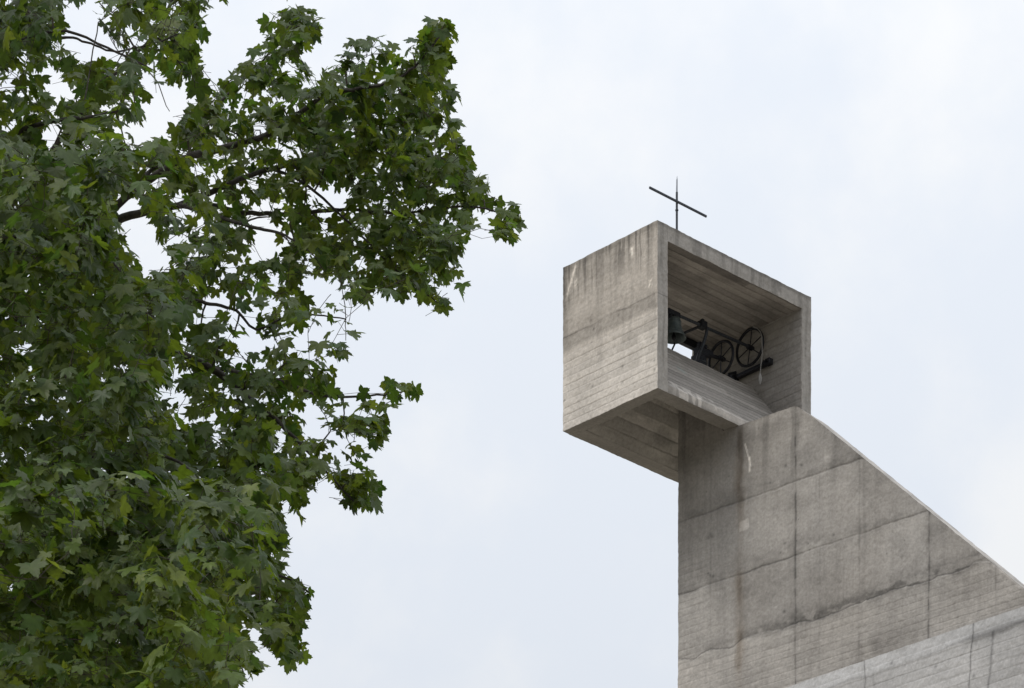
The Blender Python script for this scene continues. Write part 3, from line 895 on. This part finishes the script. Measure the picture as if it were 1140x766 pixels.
# grow towards the nearest bough (lighter sprays are pulled in a little so that twigs stay short)
twigs = MB()
leafP, leafD, leafN, leafS, leafK, leafC = [], [], [], [], [], []
NB = np.zeros((len(SK) + 4 * len(cl_P) + 8, 3)); nn = len(SK); NB[:nn] = SK; nr_ = [min(r, .009) for r in SKR]
first = np.array([np.linalg.norm(SK - c, axis=1).min() for c in cl_P])
for ci in np.argsort(first):
    c, sz = cl_P[ci], cl_size[ci]
    tt = np.linspace(.1, 1, 7)[:, None]
    NA = NB[:nn]
    dist = np.linalg.norm(NA - c, axis=1)
    best, bi = 1e9, 0
    for i in np.argsort(dist)[:7]:                       # prefer a twig that stays within the foliage
        tt = np.linspace(.1, 1, 7)[:, None]
        if dist[i] > best: break
        qx, qy = topx(NA[i] + (c - NA[i]) * tt)
        sc = dist[i] + (.25 * float((~in_crown(qx, qy)).sum()) if 0 < qx[-1] < 620 and 0 < qy[-1] < 780 else 0)
        if sc < best: best, bi = sc, i
    b0, rb = NA[bi], nr_[bi]
    d = c - b0
    L_ = np.linalg.norm(d)
    mid = b0 + d * .5 + np.array([0, 0, .07 * L_]) + (RNG.rand(3) - .5) * .10 * L_
    path = [b0, b0 + (mid - b0) * .55 + (RNG.rand(3) - .5) * .06 * L_, mid, mid + (c - mid) * .55 + (RNG.rand(3) - .5) * .06 * L_, c]
    r_a = min(rb * .8, .0075)
    path[-1] = path[-2] + (c - path[-2]) * .35
    rads = np.linspace(r_a, max(r_a * .5, .0022), 5)
    before = len(leafP)
    out = d / (L_ + 1e-6)
    cx_, cy_ = topx(c)
    fresh = .78 + .42 * RNG.rand() + (.40 if (170 < cx_ < 285 and 630 < cy_ < 770 and RNG.rand() < .7) else 0)
    nl = RNG.randint(6, 12)
    for k in range(nl):
        az = RNG.rand() * 2 * math.pi
        hd = np.array([math.cos(az), math.sin(az), 0]) + .8 * np.array([out[0], out[1], 0]) + np.array([.18, -.42, 0])
        hd /= np.linalg.norm(hd)
        pitch = math.radians(np.clip(RNG.normal(46, 22), -15, 95))
        pl = sz * (.9 + 1.6 * RNG.rand())
        back = -out * RNG.rand() * sz * 4.5
        st = c + back
        pe = st + hd * pl * .8 + np.array([0, 0, pl * (.35 - .6 * RNG.rand())])
        dirv = hd * math.cos(pitch) + np.array([0, 0, -math.sin(pitch)])
        side = np.cross([0, 0, 1.0], hd)
        nrm = np.cross(dirv, side); nrm = nrm if nrm[2] > 0 else -nrm
        roll = RNG.normal(0, .35)
        nrm = nrm * math.cos(roll) + side * math.sin(roll)
        size = sz * (.55 + .75 * RNG.rand())
        ctr = pe + dirv * size * .35
        px, py = topx(ctr)
        tp = topx(pe + dirv * size)
        if 0 < px < 640 and 0 < py < 780:
            if not in_crown(px, py): continue
            if not in_crown(*tp) and RNG.rand() < (.2 if ci >= TIP0 else .72): continue
            if inside(px, py, SPARSE) and RNG.rand() < .30: continue
        leafP.append(pe); leafD.append(dirv); leafN.append(nrm); leafS.append(size)
        leafK.append(0 if RNG.rand() > .04 else 1); leafC.append(fresh)
        if RNG.rand() < .6: tube(twigs, [st, pe], .0016, 4, False)
    if len(leafP) - before >= (4 if ci < TIP0 else 1):
        tube(twigs, path, list(rads), 5, False)
        NB[nn:nn + 4] = path[1:]; nn += 4; nr_ += list(rads[1:])
twigs.build('twigs', TWIG, maple)

P = np.array(leafP); Dv = np.array(leafD); Nv = np.array(leafN); Sz = np.array(leafS); K = np.array(leafK)
Sd = np.cross(Dv, Nv); Sd /= np.linalg.norm(Sd, axis=1)[:, None]
n = len(P)
print('leaves', n, 'sprays', len(cl_P))
r2 = LX ** 2 + LY ** 2
curl = RNG.normal(.22, .16, n)[:, None] * r2[None] * -1 \
    + RNG.normal(.18, .12, n)[:, None] * np.abs(LX)[None] \
    + .10 * RNG.normal(0, 1, n)[:, None] * (LX * LY)[None] \
    + .03 * np.sin(np.append(0, ang)[None] * math.pi / 180 * 7 + RNG.rand(n)[:, None] * 6) * r2[None]
wid = (.9 + .25 * RNG.rand(n))[:, None]
V = P[:, None] + Sz[:, None, None] * ((LX[None] * wid)[..., None] * Sd[:, None] + (LY[None] + .12)[..., None] * Dv[:, None] + curl[..., None] * Nv[:, None])
V = V.reshape(-1, 3) - np.array(maple.location)
F = (LF[None] + (np.arange(n) * NL)[:, None, None]).reshape(-1, 3)
me = bpy.data.meshes.new('crown')
me.vertices.add(len(V)); me.vertices.foreach_set('co', V.astype(np.float32).ravel())
me.loops.add(F.size); me.loops.foreach_set('vertex_index', F.astype(np.int32).ravel())
me.polygons.add(len(F)); me.polygons.foreach_set('loop_start', (np.arange(len(F)) * 3).astype(np.int32))
me.update(calc_edges=True)
base = np.array([.062, .094, .021])
hue = RNG.rand(n)
colr = base[None] * ((.74 + .52 * RNG.rand(n)) * np.array(leafC))[:, None] * (1 + np.outer(hue - .5 + .6 * (np.array(leafC) - 1), [.6, .22, -.3]))
yel = (RNG.rand(n) < .05)
colr[yel] = np.array([.085, .125, .026]) * (.8 + .5 * RNG.rand(yel.sum()))[:, None]
colr[K == 1] = np.array([.12, .15, .035])
cc = np.ones((n, NL, 4), np.float32)
cc[..., :3] = colr[:, None]
cc[:, 0, :3] *= 1.12
a = me.color_attributes.new('tone', 'FLOAT_COLOR', 'POINT'); a.data.foreach_set('color', cc.ravel())
me.materials.append(LEAF)
me.polygons.foreach_set('use_smooth', [True] * len(F))
me.update(); me.validate()
crown = bpy.data.objects.new('crown', me); COL.objects.link(crown); crown.parent = maple

# ------------------------------------------------------------------ light and sky
SUN_EL, SUN_AZ = math.radians(52), math.radians(232)       # azimuth clockwise from +Y: behind the viewer, to the left
sd = Vector((math.sin(SUN_AZ) * math.cos(SUN_EL), math.cos(SUN_AZ) * math.cos(SUN_EL), math.sin(SUN_EL)))
sun = bpy.data.lights.new('sun', 'SUN'); sun.energy = 1.1; sun.angle = math.radians(16); sun.color = (1, .965, .91)
so = bpy.data.objects.new('sun', sun); COL.objects.link(so)
so.rotation_euler = sd.to_track_quat('Z', 'Y').to_euler()

w = bpy.data.worlds.new('World'); S.world = w; w.use_nodes = True
nt = w.node_tree
for x in list(nt.nodes): nt.nodes.remove(x)
L = nt.links.new
out = nt.nodes.new('ShaderNodeOutputWorld')
bg = N(nt, 'ShaderNodeBackground', Strength=.1)
sky = nt.nodes.new('ShaderNodeTexSky'); sky.sky_type = 'NISHITA'; sky.sun_disc = False
sky.sun_elevation = SUN_EL; sky.sun_rotation = SUN_AZ; sky.air_density = 1.0; sky.dust_density = 2.0
tc = nt.nodes.new('ShaderNodeTexCoord')
mp = N(nt, 'ShaderNodeMapping'); mp.inputs['Location'].default_value = (.35, .2, .1)
L(tc.outputs['Generated'], mp.inputs['Vector'])
nz = N(nt, 'ShaderNodeTexNoise', Scale=20.0, Detail=6.0, Roughness=.55)
L(mp.outputs['Vector'], nz.inputs['Vector'])
acc = nz.outputs['Fac']
# brighter banks of cloud, each a direction in the sky: (east, north, up), width, weight
for d_, wd_, wt_ in (((.012, .88, .470), .030, .20), ((-.07, .87, .49), .05, .16), ((.08, .87, .492), .035, .13), ((.118, .91, .383), .024, .34), ((-.02, .9, .40), .03, .05), ((.07, .9, .36), .02, -.05)):
    dv = Vector(d_).normalized()
    dt = N(nt, 'ShaderNodeVectorMath', _operation='DISTANCE'); dt.inputs[1].default_value = dv
    L(tc.outputs['Generated'], dt.inputs[0])
    q = N(nt, 'ShaderNodeMapRange', _interpolation_type='SMOOTHERSTEP')
    q.inputs['From Min'].default_value = wd_ * 1.8; q.inputs['From Max'].default_value = 0; q.inputs['To Min'].default_value = 0; q.inputs['To Max'].default_value = wt_
    L(dt.outputs['Value'], q.inputs['Value'])
    ad = N(nt, 'ShaderNodeMath', _operation='ADD'); L(acc, ad.inputs[0]); L(q.outputs['Result'], ad.inputs[1])
    acc = ad.outputs['Value']
rp_ = N(nt, 'ShaderNodeMapRange', _interpolation_type='SMOOTHSTEP'); rp_.inputs['From Min'].default_value = .44; rp_.inputs['From Max'].default_value = .80
L(acc, rp_.inputs['Value'])
cl = N(nt, 'ShaderNodeMix', _data_type='RGBA')          # thin grey-blue veil to bright cloud
cl.inputs['A'].default_value = (8.45, 8.95, 9.7, 1); cl.inputs['B'].default_value = (9.65, 9.8, 9.97, 1)
L(rp_.outputs['Result'], cl.inputs['Factor'])
mx = N(nt, 'ShaderNodeMix', _data_type='RGBA', Factor=.93)
L(sky.outputs['Color'], mx.inputs['A']); L(cl.outputs['Result'], mx.inputs['B'])
sp = N(nt, 'ShaderNodeSeparateXYZ'); L(tc.outputs['Generated'], sp.inputs[0])
el = N(nt, 'ShaderNodeMapRange'); el.inputs['From Min'].default_value = 0; el.inputs['From Max'].default_value = 1
el.inputs['To Min'].default_value = .545; el.inputs['To Max'].default_value = 1.62
L(sp.outputs['Z'], el.inputs['Value'])
sc_ = N(nt, 'ShaderNodeVectorMath', _operation='SCALE'); L(mx.outputs['Result'], sc_.inputs[0]); L(el.outputs['Result'], sc_.inputs['Scale'])
L(sc_.outputs['Vector'], bg.inputs['Color']); L(bg.outputs['Background'], out.inputs['Surface'])

# ------------------------------------------------------------------ camera
cam = bpy.data.cameras.new('camera')
cam.sensor_fit = 'HORIZONTAL'; cam.sensor_width = 36.0
cam.lens = 36.0 * FPX / 1140.0
cam.shift_y = (HOR - 383.0) / 1140.0
cam.clip_start = .1; cam.clip_end = 4000
co = bpy.data.objects.new('camera', cam); COL.objects.link(co)
co.location = (0, 0, EYE); co.rotation_euler = (math.radians(90), 0, 0)
S.camera = co

S.view_settings.view_transform = 'Standard'; S.view_settings.look = 'None'
S.view_settings.exposure = 0; S.view_settings.gamma = 1; S.view_settings.use_curve_mapping = False
S.render.engine = 'CYCLES'
S.cycles.max_bounces = 8; S.cycles.diffuse_bounces = 5; S.cycles.transparent_max_bounces = 8
S.cycles.use_denoising = True
S.cycles.sample_clamp_indirect = 4
S.render.film_transparent = False
